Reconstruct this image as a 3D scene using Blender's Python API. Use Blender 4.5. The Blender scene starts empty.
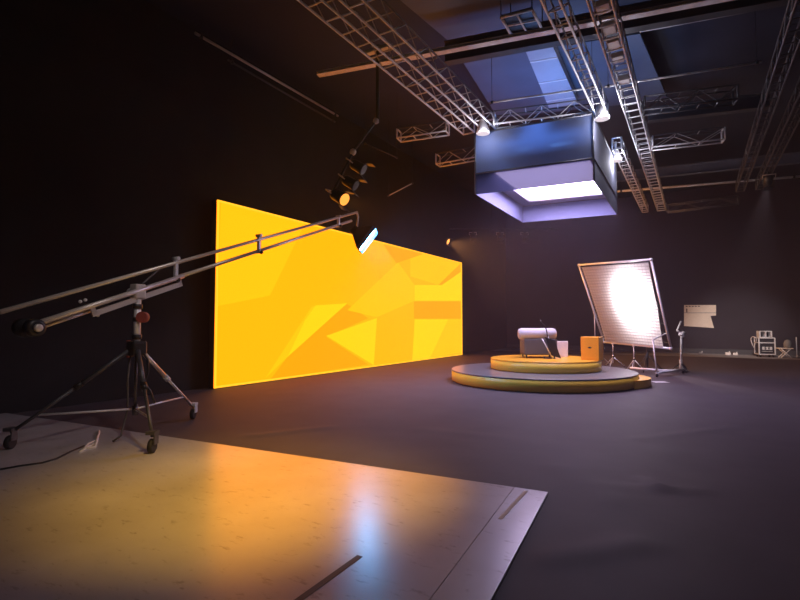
import bpy, bmesh, math, random
from mathutils import Vector, Matrix, Euler
random.seed(7)
R = math.radians
SC = bpy.context.scene
COL = SC.collection

# ------------------------------------------------------------------ camera
F = 490.0
HZ = 323.0
H = 1.6
PITCH = math.atan((HZ - 300.0) / F)
YAW = R(31.0)
cam_d = bpy.data.cameras.new('camera')
cam = bpy.data.objects.new('camera', cam_d)
COL.objects.link(cam)
cam_d.sensor_width = 36.0
cam_d.lens = F / 800.0 * 36.0
cam_d.clip_end = 200
cam.location = (0, 0, H)
cam.rotation_euler = (R(90) + PITCH, 0, YAW)
SC.camera = cam
CM = cam.rotation_euler.to_matrix()
FW = Vector((-math.sin(YAW), math.cos(YAW), 0))
RT = Vector((math.cos(YAW), math.sin(YAW), 0))


def ray(px, py):
    return CM @ Vector(((px - 400) / F, (300 - py) / F, -1.0))


def G(px, py, h=0.0):
    """point of a photo position at a known height above the floor"""
    d = ray(px, py)
    t = (h - H) / d.z
    return Vector((0, 0, H)) + d * t


def V(px, py, Z):
    """point of a photo position at a known distance ahead"""
    d = ray(px, py)
    t = Z / d.dot(FW)
    return Vector((0, 0, H)) + d * t


def PX(px, py, x):
    """point of a photo position on the wall plane x"""
    d = ray(px, py)
    return Vector((0, 0, H)) + d * (x / d.x)


def PY(px, py, y):
    d = ray(px, py)
    return Vector((0, 0, H)) + d * (y / d.y)


# ------------------------------------------------------------------ materials
def mat(name, col, rough=0.6, metal=0.0, noise=0.0, scale=8.0, bump=0.0, bscale=60.0, coat=0.0, spec=0.5):
    m = bpy.data.materials.new(name)
    m.use_nodes = True
    nt = m.node_tree
    b = nt.nodes['Principled BSDF']
    b.inputs['Base Color'].default_value = (*col, 1)
    b.inputs['Roughness'].default_value = rough
    b.inputs['Metallic'].default_value = metal
    b.inputs['Specular IOR Level'].default_value = spec
    b.inputs['Coat Weight'].default_value = coat
    tc = nt.nodes.new('ShaderNodeTexCoord')
    if noise > 0:
        n = nt.nodes.new('ShaderNodeTexNoise')
        n.inputs['Scale'].default_value = scale
        n.inputs['Detail'].default_value = 6
        nt.links.new(tc.outputs['Object'], n.inputs['Vector'])
        r = nt.nodes.new('ShaderNodeValToRGB')
        r.color_ramp.elements[0].position = 0.3
        r.color_ramp.elements[1].position = 0.7
        lo = [c * (1 - noise) for c in col]
        hi = [min(1, c * (1 + noise)) for c in col]
        r.color_ramp.elements[0].color = (*lo, 1)
        r.color_ramp.elements[1].color = (*hi, 1)
        nt.links.new(n.outputs['Fac'], r.inputs['Fac'])
        nt.links.new(r.outputs['Color'], b.inputs['Base Color'])
    if bump > 0:
        n2 = nt.nodes.new('ShaderNodeTexNoise')
        n2.inputs['Scale'].default_value = bscale
        n2.inputs['Detail'].default_value = 4
        nt.links.new(tc.outputs['Object'], n2.inputs['Vector'])
        bp = nt.nodes.new('ShaderNodeBump')
        bp.inputs['Strength'].default_value = bump
        bp.inputs['Distance'].default_value = 0.02
        nt.links.new(n2.outputs['Fac'], bp.inputs['Height'])
        nt.links.new(bp.outputs['Normal'], b.inputs['Normal'])
    return m


def emis(name, col, s):
    m = bpy.data.materials.new(name)
    m.use_nodes = True
    nt = m.node_tree
    nt.nodes.clear()
    o = nt.nodes.new('ShaderNodeOutputMaterial')
    e = nt.nodes.new('ShaderNodeEmission')
    e.inputs['Color'].default_value = (*col, 1)
    e.inputs['Strength'].default_value = s
    nt.links.new(e.outputs[0], o.inputs['Surface'])
    return m


def sheer(name, col, trans, clear):
    """thin cloth: clear = share seen straight through, trans = share of the rest glowing through"""
    m = bpy.data.materials.new(name)
    m.use_nodes = True
    nt = m.node_tree
    nt.nodes.clear()
    o = nt.nodes.new('ShaderNodeOutputMaterial')
    d = nt.nodes.new('ShaderNodeBsdfDiffuse')
    t = nt.nodes.new('ShaderNodeBsdfTranslucent')
    p = nt.nodes.new('ShaderNodeBsdfTransparent')
    m1 = nt.nodes.new('ShaderNodeMixShader')
    m2 = nt.nodes.new('ShaderNodeMixShader')
    d.inputs['Color'].default_value = (*col, 1)
    t.inputs['Color'].default_value = (*col, 1)
    m1.inputs[0].default_value = trans
    m2.inputs[0].default_value = clear
    nt.links.new(d.outputs[0], m1.inputs[1])
    nt.links.new(t.outputs[0], m1.inputs[2])
    nt.links.new(m1.outputs[0], m2.inputs[1])
    nt.links.new(p.outputs[0], m2.inputs[2])
    nt.links.new(m2.outputs[0], o.inputs['Surface'])
    return m


M = {}
M['black_wall'] = mat('black_wall_paint', (0.009, 0.0085, 0.009), 0.9, noise=0.3, scale=1.5)
M['back_wall'] = mat('dark_wall_paint', (0.028, 0.023, 0.033), 0.85, noise=0.15, scale=0.7)
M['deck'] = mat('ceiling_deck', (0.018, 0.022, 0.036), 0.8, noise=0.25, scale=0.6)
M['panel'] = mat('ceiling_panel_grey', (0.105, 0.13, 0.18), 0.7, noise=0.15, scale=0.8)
M['pale'] = mat('pale_duct', (0.42, 0.44, 0.50), 0.6, noise=0.1, scale=1.0)
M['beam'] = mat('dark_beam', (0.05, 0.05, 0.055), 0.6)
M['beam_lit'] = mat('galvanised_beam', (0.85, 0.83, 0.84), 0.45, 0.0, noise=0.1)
M['concrete'] = mat('concrete', (0.30, 0.285, 0.29), 0.7, noise=0.2, scale=2.5)
M['carpet'] = mat('black_carpet', (0.088, 0.073, 0.080), 0.64, noise=0.10, scale=1.3, bump=0.06, bscale=9, spec=0.17)
M['alu'] = mat('aluminium', (0.80, 0.79, 0.80), 0.42, 0.35)
M['truss_lit'] = mat('underlit_aluminium', (0.90, 0.89, 0.90), 0.4, 0.1)  # truss undersides: light from below put into a paler metal
M['lacing_shaded'] = mat('shaded_aluminium', (0.55, 0.55, 0.57), 0.45, 0.2)  # truss zigzags: shade put into a duller metal
M['alu_dark_shaded'] = mat('dark_shaded_aluminium', (0.10, 0.10, 0.11), 0.45, 0.5)  # dark metal, also shade painted on truss tops and jib legs
M['alu_warm'] = mat('anodised_tube', (0.78, 0.71, 0.66), 0.34, 0.45)
M['black'] = mat('black_metal', (0.018, 0.018, 0.02), 0.4)
M['rubber'] = mat('rubber', (0.012, 0.012, 0.014), 0.7)
M['white_metal'] = mat('white_metal', (0.75, 0.74, 0.74), 0.4)
M['disc'] = mat('stage_paint', (0.17, 0.165, 0.17), 0.28, noise=0.08, scale=2.0)
M['disc_dark'] = mat('stage_side', (0.88, 0.56, 0.06), 0.42, noise=0.05, scale=2.0)
M['stage_yellow'] = mat('stage_yellow', (0.90, 0.44, 0.035), 0.30, noise=0.05, scale=2.0)
M['stone'] = mat('grey_cloth', (0.2, 0.19, 0.18), 0.8)
M['grey_fabric'] = mat('grey_upholstery', (0.10, 0.095, 0.10), 0.8, bump=0.2, bscale=120)
M['pale_fabric'] = mat('pale_upholstery', (0.58, 0.54, 0.55), 0.7, bump=0.2, bscale=90)
M['white_paint'] = mat('white_paint', (0.78, 0.76, 0.74), 0.5)
M['orange'] = mat('orange_paint', (0.95, 0.40, 0.02), 0.45)
M['paper'] = mat('cream_paper', (0.86, 0.78, 0.66), 0.8, noise=0.04, scale=4)
M['ink'] = mat('dark_ink', (0.03, 0.03, 0.03), 0.7)
M['grip'] = mat('red_grip', (0.30, 0.06, 0.05), 0.6)
M['tape'] = mat('grey_tape', (0.09, 0.075, 0.06), 0.6)
M['white_mark'] = mat('white_mark', (0.85, 0.83, 0.85), 0.5)
M['case'] = mat('black_case', (0.02, 0.018, 0.022), 0.5)
M['glyph'] = mat('white_print', (0.85, 0.85, 0.85), 0.6)
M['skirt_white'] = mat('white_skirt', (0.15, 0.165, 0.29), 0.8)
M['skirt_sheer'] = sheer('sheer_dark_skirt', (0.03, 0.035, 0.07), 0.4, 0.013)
M['blue_scrim'] = sheer('grey_scrim', (0.34, 0.40, 0.60), 0.6, 0.10)
M['diffusion'] = sheer('diffusion_cloth', (0.92, 0.90, 0.90), 0.55, 0.03)
M['crate'] = sheer('eggcrate_fabric', (0.62, 0.60, 0.61), 0.45, 0.0)
M['box_side'] = mat('grey_blue_cloth', (0.22, 0.23, 0.32), 0.85)

# white floor boards: dirt marks, satin lacquer
mb_ = bpy.data.materials.new('white_board')
mb_.use_nodes = True
nt = mb_.node_tree
b = nt.nodes['Principled BSDF']
tc = nt.nodes.new('ShaderNodeTexCoord')
n1 = nt.nodes.new('ShaderNodeTexNoise'); n1.inputs['Scale'].default_value = 0.9; n1.inputs['Detail'].default_value = 5
n2 = nt.nodes.new('ShaderNodeTexNoise'); n2.inputs['Scale'].default_value = 7.0; n2.inputs['Detail'].default_value = 8; n2.inputs['Roughness'].default_value = 0.7
mp = nt.nodes.new('ShaderNodeMapping'); mp.inputs['Scale'].default_value = (1.0, 2.6, 1.0); mp.inputs['Rotation'].default_value = (0, 0, R(20))
nt.links.new(tc.outputs['Object'], n1.inputs['Vector'])
nt.links.new(tc.outputs['Object'], mp.inputs['Vector'])
nt.links.new(mp.outputs[0], n2.inputs['Vector'])
r1 = nt.nodes.new('ShaderNodeValToRGB')
r1.color_ramp.elements[0].position = 0.3; r1.color_ramp.elements[0].color = (0.46, 0.43, 0.41, 1)
r1.color_ramp.elements[1].position = 0.7; r1.color_ramp.elements[1].color = (0.66, 0.64, 0.64, 1)
r2 = nt.nodes.new('ShaderNodeValToRGB')
r2.color_ramp.elements[0].position = 0.34; r2.color_ramp.elements[0].color = (0.45, 0.40, 0.34, 1)
r2.color_ramp.elements[1].position = 0.42; r2.color_ramp.elements[1].color = (1, 1, 1, 1)
mx = nt.nodes.new('ShaderNodeMix'); mx.data_type = 'RGBA'; mx.blend_type = 'MULTIPLY'; mx.inputs[0].default_value = 0.6
nt.links.new(n1.outputs['Fac'], r1.inputs['Fac'])
nt.links.new(n2.outputs['Fac'], r2.inputs['Fac'])
nt.links.new(r1.outputs['Color'], mx.inputs[6])
nt.links.new(r2.outputs['Color'], mx.inputs[7])
nt.links.new(mx.outputs[2], b.inputs['Base Color'])
rr = nt.nodes.new('ShaderNodeMapRange')
rr.inputs[3].default_value = 0.24; rr.inputs[4].default_value = 0.36
nt.links.new(n1.outputs['Fac'], rr.inputs[0])
nt.links.new(rr.outputs[0], b.inputs['Roughness'])
b.inputs['Coat Weight'].default_value = 0.8
b.inputs['Coat Roughness'].default_value = 0.24
M['board'] = mb_

# light sources
M['led'] = emis('led_amber', (1.0, 0.240, 0.002), 2.3)
M['led_bright'] = emis('led_yellow', (1.0, 0.32, 0.004), 2.3)
M['led_mid'] = emis('led_gold', (1.0, 0.275, 0.003), 2.3)
M['led_deep'] = emis('led_orange', (1.0, 0.20, 0.002), 2.2)
M['led_edge'] = emis('led_edge', (1.0, 0.45, 0.02), 1.6)
M['panel_glow'] = emis('softbox_glow', (0.78, 0.62, 1.0), 24.0)
M['blue_glow'] = emis('uplight_glow', (0.16, 0.26, 1.0), 9.0)
M['lamp_orange'] = emis('tungsten_glow', (1.0, 0.36, 0.08), 2.2)
M['lamp_soft_orange'] = emis('dim_tungsten_glow', (1.0, 0.32, 0.05), 1.7)
M['lamp_cool'] = emis('daylight_glow', (0.10, 0.48, 1.0), 120.0)
M['cone_added_glow'] = emis('cone_added_glow', (0.95, 0.80, 0.88), 0.9)  # glow added to the cone blocks
M['lamp_white'] = emis('lamp_glow', (1.0, 0.95, 0.92), 20.0)


# ------------------------------------------------------------------ mesh builder
def basis(d):
    d = d.normalized()
    a = Vector((0, 0, 1)) if abs(d.z) < 0.95 else Vector((1, 0, 0))
    u = d.cross(a).normalized()
    v = u.cross(d).normalized()
    return u, v


class MB:
    def __init__(self):
        self.v = []; self.f = []; self.mi = []; self.sm = []

    def _add(self, vs, fs, mi=0, smooth=False):
        o = len(self.v)
        self.v += [Vector(p) for p in vs]
        for f in fs:
            self.f.append(tuple(i + o for i in f)); self.mi.append(mi); self.sm.append(smooth)
        return self

    def box(self, c, s, ax=None, mi=0):
        """box, centre c, full sizes s, ax = three axis vectors"""
        c = Vector(c)
        ax = ax or (Vector((1, 0, 0)), Vector((0, 1, 0)), Vector((0, 0, 1)))
        vs = []
        for k in (-.5, .5):
            for j in (-.5, .5):
                for i in (-.5, .5):
                    vs.append(c + ax[0] * (i * s[0]) + ax[1] * (j * s[1]) + ax[2] * (k * s[2]))
        return self._add(vs, [(0, 2, 3, 1), (4, 5, 7, 6), (0, 1, 5, 4), (2, 6, 7, 3), (0, 4, 6, 2), (1, 3, 7, 5)], mi)

    def rbox(self, c, s, r=0.03, ax=None, seg=3):
        """box with rounded vertical-axis corners and chamfered rims"""
        ax = ax or (Vector((1, 0, 0)), Vector((0, 1, 0)), Vector((0, 0, 1)))
        c = Vector(c)
        def ring(inset, z):
            pts = []
            hx, hy = s[0] / 2 - inset, s[1] / 2 - inset
            rr = max(r - inset, r * .3)
            for (sx, sy, a0) in ((1, 1, 0), (-1, 1, 90), (-1, -1, 180), (1, -1, 270)):
                for k in range(seg + 1):
                    a = R(a0 + 90 * k / seg)
                    pts.append(c + ax[0] * (sx * (hx - rr) + rr * math.cos(a)) + ax[1] * (sy * (hy - rr) + rr * math.sin(a)) + ax[2] * z)
            return pts
        h = s[2] / 2
        rings = [ring(r * .7, -h), ring(r * .2, -h + r * .3), ring(0, -h + r), ring(0, h - r), ring(r * .2, h - r * .3), ring(r * .7, h)]
        n = len(rings[0]); vs = [p for q in rings for p in q]; fs = []
        for i in range(len(rings) - 1):
            for k in range(n):
                fs.append((i * n + k, i * n + (k + 1) % n, (i + 1) * n + (k + 1) % n, (i + 1) * n + k))
        fs.append(tuple(reversed(range(n)))); fs.append(tuple(range((len(rings) - 1) * n, len(rings) * n)))
        return self._add(vs, fs)

    def tube(self, p, q, r, n=8, r2=None, cap=True):
        p = Vector(p); q = Vector(q)
        r2 = r if r2 is None else r2
        u, v = basis(q - p)
        vs = []
        for (c, rr) in ((p, r), (q, r2)):
            for k in range(n):
                a = 2 * math.pi * k / n
                vs.append(c + u * (rr * math.cos(a)) + v * (rr * math.sin(a)))
        self._add(vs, [(k, (k + 1) % n, n + (k + 1) % n, n + k) for k in range(n)], 0, n > 6)
        if cap:
            o = len(self.v) - 2 * n
            self.f.append(tuple(o + k for k in reversed(range(n)))); self.mi.append(0); self.sm.append(False)
            self.f.append(tuple(o + n + k for k in range(n))); self.mi.append(0); self.sm.append(False)
        return self

    def path(self, pts, r, n=6):
        pts = [Vector(p) for p in pts]
        vs = []
        for i, p in enumerate(pts):
            a = pts[max(0, i - 1)]; b_ = pts[min(len(pts) - 1, i + 1)]
            u, v = basis(b_ - a)
            for k in range(n):
                t = 2 * math.pi * k / n
                vs.append(p + u * (r * math.cos(t)) + v * (r * math.sin(t)))
        fs = []
        for i in range(len(pts) - 1):
            for k in range(n):
                fs.append((i * n + k, i * n + (k + 1) % n, (i + 1) * n + (k + 1) % n, (i + 1) * n + k))
        fs.append(tuple(reversed(range(n)))); fs.append(tuple((len(pts) - 1) * n + k for k in range(n)))
        return self._add(vs, fs, 0, True)

    def lathe(self, c, d, prof, n=32, smooth=True, cap=True):
        """prof = list of (distance along d, radius)"""
        c = Vector(c); d = Vector(d).normalized()
        u, v = basis(d)
        vs = []
        for (t, r) in prof:
            for k in range(n):
                a = 2 * math.pi * k / n
                vs.append(c + d * t + u * (r * math.cos(a)) + v * (r * math.sin(a)))
        fs = []
        for i in range(len(prof) - 1):
            for k in range(n):
                fs.append((i * n + k, i * n + (k + 1) % n, (i + 1) * n + (k + 1) % n, (i + 1) * n + k))
        self._add(vs, fs, 0, smooth)
        if cap:
            o = len(self.v) - n * len(prof)
            self.f.append(tuple(o + k for k in reversed(range(n)))); self.mi.append(0); self.sm.append(False)
            self.f.append(tuple(o + n * (len(prof) - 1) + k for k in range(n))); self.mi.append(0); self.sm.append(False)
        return self

    def prism(self, poly, up, mi=0):
        """polygon (list of points) extruded by the vector up"""
        up = Vector(up); n = len(poly)
        vs = [Vector(p) for p in poly] + [Vector(p) + up for p in poly]
        fs = [tuple(reversed(range(n))), tuple(range(n, 2 * n))]
        fs += [(k, (k + 1) % n, n + (k + 1) % n, n + k) for k in range(n)]
        return self._add(vs, fs, mi)

    def face(self, pts, mi=0):
        return self._add(pts, [tuple(range(len(pts)))], mi)

    def ball(self, c, r, n=12):
        prof = [(-r * math.cos(math.pi * i / 8), max(1e-4, r * math.sin(math.pi * i / 8))) for i in range(9)]
        return self.lathe(c, (0, 0, 1), prof, n)

    def build(self, name, m, parent=None, recalc=True):
        me = bpy.data.meshes.new(name)
        off = parent.matrix_world.translation.copy() if parent else Vector((0, 0, 0))
        if parent is not None:
            off = wloc(parent)
        me.from_pydata([p - off for p in self.v], [], self.f)
        ms = m if isinstance(m, (list, tuple)) else [m]
        for x in ms:
            me.materials.append(x)
        for i, p in enumerate(me.polygons):
            p.material_index = self.mi[i]; p.use_smooth = self.sm[i]
        if recalc:
            bm = bmesh.new(); bm.from_mesh(me)
            bmesh.ops.recalc_face_normals(bm, faces=bm.faces)
            bm.to_mesh(me); bm.free()
        o = bpy.data.objects.new(name, me)
        COL.objects.link(o)
        if parent is not None:
            o.parent = parent
        return o


def wloc(o):
    p = Vector((0, 0, 0))
    while o is not None:
        p += o.location; o = o.parent
    return p


def tag(o, label, cat, group=None, kind=None):
    o['label'] = label; o['category'] = cat
    if group: o['group'] = group
    if kind: o['kind'] = kind
    return o


def thing(name, label, cat, loc, group=None):
    o = bpy.data.objects.new(name, None)
    o.empty_display_size = 0.2
    COL.objects.link(o)
    o.location = loc
    return tag(o, label, cat, group)


def struct(name, mb, m, label, cat):
    o = mb.build(name, m)
    o['kind'] = 'structure'; o['label'] = label; o['category'] = cat
    return o


def lamp(name, kind, loc, aim, power, col, size=0.1, spot=None, blend=0.5, sy=None, parent=None):
    ld = bpy.data.lights.new(name, kind)
    ld.energy = power; ld.color = col
    if kind == 'AREA':
        ld.size = size
        if sy:
            ld.shape = 'RECTANGLE'; ld.size_y = sy
    else:
        ld.shadow_soft_size = size
    if spot:
        ld.spot_size = R(spot); ld.spot_blend = blend
    o = bpy.data.objects.new(name, ld)
    COL.objects.link(o)
    o.location = Vector(loc) - (wloc(parent) if parent else Vector((0, 0, 0)))
    o.rotation_euler = (Vector(aim) - Vector(loc)).to_track_quat('-Z', 'Y').to_euler()
    if parent: o.parent = parent
    return o


Z3 = Vector((0, 0, 1))
# ------------------------------------------------------------------ room shell
WX, BY, RX, FY, CZ = -10.35, 30.5, 16.0, -6.0, 8.8
struct('floor', MB().box(((WX + RX) / 2, (BY + FY) / 2, -0.1), (RX - WX + 2, BY - FY + 2, 0.2)), M['concrete'], 'grey concrete floor showing as a strip along the back wall', 'floor')
struct('ceiling', MB().box(((WX + RX) / 2, (BY + FY) / 2, CZ + 0.1), (RX - WX + 2, BY - FY + 2, 0.2)), M['deck'], 'dark ceiling deck above the trusses', 'ceiling')
struct('wall_left', MB().box((WX - 0.1, (BY + FY) / 2, CZ / 2), (0.2, BY - FY, CZ)), M['black_wall'], 'black wall behind the glowing screen', 'wall')
struct('wall_back', MB().box(((WX + RX) / 2, BY + 0.1, CZ / 2), (RX - WX, 0.2, CZ)), M['back_wall'], 'dark back wall with the cream paper sheet', 'wall')
struct('wall_right', MB().box((RX + 0.1, (BY + FY) / 2, CZ / 2), (0.2, BY - FY, CZ)), M['black_wall'], 'black wall on the right', 'wall')

# carpet: one big sheet with a few raised folds near the camera
def carpet():
    x0, x1, y0, y1 = WX + 0.02, 13.0, FY + 0.2, 27.1
    folds = [(G(600, 487), G(700, 492), 0.018, 0.10), (G(645, 481), G(662, 490), 0.035, 0.07), (G(560, 470), G(610, 500), 0.02, 0.2),
             (G(548, 560), G(640, 545), 0.025, 0.12), (G(250, 437), G(330, 428), 0.02, 0.10), (G(420, 430), G(520, 440), 0.012, 0.15), (G(640, 440), G(760, 425), 0.015, 0.12)]
    xs = []
    x = x0
    while x < x1:
        xs.append(x); x += 0.10 if -7 < x < 5 else 0.5
    xs.append(x1)
    ys = []
    y = y0
    while y < y1:
        ys.append(y); y += 0.10 if 1.5 < y < 9 else 0.5
    ys.append(y1)
    def hgt(x, y):
        z = 0.010
        p = Vector((x, y, 0))
        for (a, b_, hh, w) in folds:
            ab = b_ - a; t = max(0, min(1, (p - a).dot(ab) / ab.length_squared))
            d = (p - (a + ab * t)).length
            e = hh * math.exp(-(d / w) ** 2)
            if e > 0.0015: z += e - 0.0015
        return z
    vs = [Vector((x, y, hgt(x, y))) for y in ys for x in xs]
    nx = len(xs); fs = []
    for j in range(len(ys) - 1):
        for i in range(nx - 1):
            fs.append((j * nx + i, j * nx + i + 1, (j + 1) * nx + i + 1, (j + 1) * nx + i))
    m = MB(); m._add(vs, fs, 0, True)
    # hem down to the concrete
    m.box(((x0 + x1) / 2, y1, 0.0055), (x1 - x0, 0.02, 0.009))
    return m
tag(carpet().build('stage_carpet', M['carpet'], recalc=False), 'wrinkled black carpet spread over most of the studio floor', 'carpet')

# ------------------------------------------------------------------ white boards in the foreground
c0 = G(548, 492, 0.03); cf = G(95, 426, 0.03)
u_ = (cf - c0).normalized(); u_.z = 0
v_ = Vector((u_.y, -u_.x, 0))
if v_.dot(FW) > 0: v_ = -v_
AX = (u_, v_, Z3)
def board(a0, a1, b0, b1):
    return MB().box(c0 * 1.0 + u_ * ((a0 + a1) / 2) + v_ * ((b0 + b1) / 2) - Z3 * 0.009, (a1 - a0, b1 - b0, 0.018), AX)
tag(board(0.315, 12.0, 0, 6.5).build('floor_board', M['board']), 'large scuffed white floor board under the jib tripod', 'floor board')
tag(board(0, 0.31, 0, 6.5).build('border_strip', M['board']), 'narrow white strip along the outer edge of the white floor board', 'floor board')
def strip(p, q, w, z, name, m, label, cat):
    p = Vector(p); q = Vector(q); d = (q - p); L = d.length; d.normalize(); s = Vector((-d.y, d.x, 0))
    return tag(MB().box((p + q) / 2 + Z3 * (z), (L, w, 0.002), (d, s, Z3)).build(name, m), label, cat)
strip(G(296, 602, 0.0305), G(360, 556, 0.0305), 0.045, 0.001, 'tape_strip', M['tape'], 'dark tape strip running across the white floor board near the blue reflection', 'tape')
strip(G(500, 519, 0.0305), G(526, 491, 0.0305), 0.035, 0.001, 'tape_strip', M['paper'], 'short pale tape beside the seam at the far corner of the white boards', 'tape')
strip(G(653, 382, 0.014), G(667, 382, 0.014), 0.28, 0.001, 'floor_mark', M['white_mark'], 'white rectangular mark on the carpet next to the round step', 'tape')  # flat white patch on the carpet

# ------------------------------------------------------------------ LED wall
SX = -9.95
bl = PX(211, 392, SX); br = PX(461.5, 353.5, SX)
tl = PX(219, 202, SX); tr = PX(461.5, 262, SX)
y0, y1 = (bl.y + tl.y) / 2, br.y
z0, z1 = max(0.03, (bl.z + br.z) / 2), (tl.z + tr.z) / 2
led = thing('led_screen', 'huge glowing amber screen with faceted yellow pattern standing before the black wall', 'screen', (SX, (y0 + y1) / 2, 0))
MB().box((SX - 0.10, (y0 + y1) / 2, (z0 + z1) / 2), (0.18, y1 - y0, z1 - z0)).build('cabinet', M['black'], led)
for yy in (y0 + 1, (y0 + y1) / 2, y1 - 1):
    m = MB(); m.box((SX - 0.10, yy, z0 / 2 + 0.008), (0.3, 0.4, z0 - 0.016))
    m.build('base_foot', M['black'], led)
def on(cx, cy, k):
    p = PX(200 + 0.35 * cx, 180 + 0.35 * cy, SX)
    p.y = min(max(p.y, y0 + .02), y1 - .02); p.z = min(max(p.z, z0 + .02), z1 - .02)
    return Vector((SX + 0.002 + 0.0015 * k, p.y, p.z))
s = MB()
s.face([Vector((SX + 0.002, y0, z0)), Vector((SX + 0.002, y1, z0)), Vector((SX + 0.002, y1, z1)), Vector((SX + 0.002, y0, z1))], 0)
pat = [
    (2, [(60, 60), (300, 120), (200, 330), (50, 360)]),
    (2, [(185, 568), (320, 360), (420, 352), (250, 505)]),
    (1, [(250, 505), (300, 400), (330, 358), (420, 352)]),
    (3, [(250, 505), (420, 354), (480, 395), (360, 448)]),
    (3, [(250, 505), (360, 448), (480, 527), (200, 570)]),
    (1, [(360, 445), (505, 394), (496, 529)]),
    (2, [(420, 372), (565, 235), (612, 300), (612, 345), (505, 392)]),
    (2, [(600, 190), (745, 235), (680, 300), (600, 275)]),
    (3, [(520, 170), (640, 205), (560, 238)]),
    (1, [(612, 300), (690, 300), (745, 262), (745, 345), (612, 345)]),
    (3, [(745, 235), (745, 262), (690, 300), (680, 300)]),
    (3, [(610, 347), (745, 347), (745, 396), (610, 396)]),
    (1, [(612, 398), (708, 398), (655, 513), (605, 516)]),
    (2, [(708, 398), (745, 398), (745, 492), (655, 513)]),
    (0, [(505, 394), (610, 397), (603, 518), (497, 529)]),
]
for i, (mi, pts) in enumerate(pat):
    s.face([on(a, b_, i + 1) for a, b_ in pts], mi)
s.build('display', [M['led'], M['led_bright'], M['led_mid'], M['led_deep']], led)
m = MB(); t_ = 0.05; xx = SX + 0.03
m.box((xx, (y0 + y1) / 2, z0 + t_ / 2), (0.02, y1 - y0, t_)); m.box((xx, (y0 + y1) / 2, z1 - t_ / 2), (0.02, y1 - y0, t_))
m.box((xx, y0 + t_ / 2, (z0 + z1) / 2), (0.02, t_, z1 - z0)); m.box((xx, y1 - t_ / 2, (z0 + z1) / 2), (0.02, t_ * 2, z1 - z0))
o = m.build('glowing_rim', M['led_edge'], led); o['label'] = 'thin brighter yellow border'

# ------------------------------------------------------------------ round stage
def cw(X, Z):  # right / ahead of the camera -> floor position
    return RT * X + FW * Z
SCN = cw(3.85, 13.5)
LZ, UZ = 0.33, 0.625
t = thing('round_platform', 'wide low round stage platform lying on the black carpet', 'platform', (SCN.x, SCN.y, 0.014))
MB().lathe((SCN.x, SCN.y, 0.014), Z3, [(0, 2.36), (0.03, 2.42), (LZ - 0.05, 2.42)], 96).build('side', M['disc_dark'], t)
MB().lathe((SCN.x, SCN.y, LZ - 0.038), Z3, [(0, 2.42), (0.028, 2.42), (0.038, 2.41)], 96).build('top', M['disc'], t)
UC = cw(4.02, 13.7)
t = thing('round_platform', 'smaller round platform stacked on the wide one under the product set', 'platform', (UC.x, UC.y, LZ))
MB().lathe((UC.x, UC.y, LZ), Z3, [(0, 1.43), (0.02, 1.47), (UZ - LZ - 0.04, 1.47)], 80).build('side', M['disc_dark'], t)
MB().lathe((UC.x, UC.y, UZ - 0.04), Z3, [(0, 1.47), (0.03, 1.47), (0.04, 1.46)], 80).build('top', M['stage_yellow'], t)
# crescent step on the right
SCT = cw(5.25, 12.95); sr = 1.2
pts = []
out = []
for k in range(181):
    a = R(2 * k)
    p = SCT + Vector((math.cos(a), math.sin(a), 0)) * sr
    if (p - SCN).length > 2.435: out.append((a, p))
# order the outer arc continuously
angs = sorted(out, key=lambda q: (q[0] - math.atan2((SCT - SCN).y, (SCT - SCN).x) + math.pi) % (2 * math.pi))
arc = [q[1] for q in angs]
aa = math.atan2((arc[-1] - SCN).y, (arc[-1] - SCN).x); ab = math.atan2((arc[0] - SCN).y, (arc[0] - SCN).x)
inner = [SCN + Vector((math.cos(aa + (ab - aa) * k / 24), math.sin(aa + (ab - aa) * k / 24), 0)) * 2.435 for k in range(25)]
poly = [Vector((p.x, p.y, 0.014)) for p in arc + inner]
t = thing('curved_step', 'low curved step against the lower round platform near the grid frame', 'step', (SCT.x, SCT.y, 0.014))
MB().prism(poly, (0, 0, 0.17)).build('side', M['disc_dark'], t)
MB().prism([p + Z3 * 0.17 for p in poly], (0, 0, 0.03)).build('top', M['stage_yellow'], t)

# ------------------------------------------------------------------ product set on the stage
def rt_ax(turn=0.0):
    a = YAW + R(turn)
    return (Vector((math.cos(a), math.sin(a), 0)), Vector((-math.sin(a), math.cos(a), 0)), Z3)
ax = rt_ax(-4)
bc = cw(3.92, 13.95); bc.z = UZ
bench = thing('upholstered_bench', 'grey box-shaped upholstered seat with pale rolled bolster on the round stage', 'seat', bc)
MB().rbox(bc + Z3 * 0.31, (0.90, 0.72, 0.44), 0.03, ax).build('body', M['grey_fabric'], bench)
L = ax[0]
prof = [(0, 0.02), (0.01, 0.10), (0.04, 0.145), (0.10, 0.162), (0.96, 0.162), (1.02, 0.145), (1.05, 0.10), (1.06, 0.02)]
o = MB().lathe(bc - L * 0.60 + Z3 * 0.67 - ax[1] * 0.2, L, prof, 28).build('bolster', M['pale_fabric'], bench)
o['label'] = 'pale rolled bolster'
for sx in (-1, 1):
    for sy in (-1, 1):
        p = bc + ax[0] * (sx * .38) + ax[1] * (sy * .29)
        MB().tube(p, p + Z3 * 0.10, 0.022).build('leg', M['black'], bench)
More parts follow.
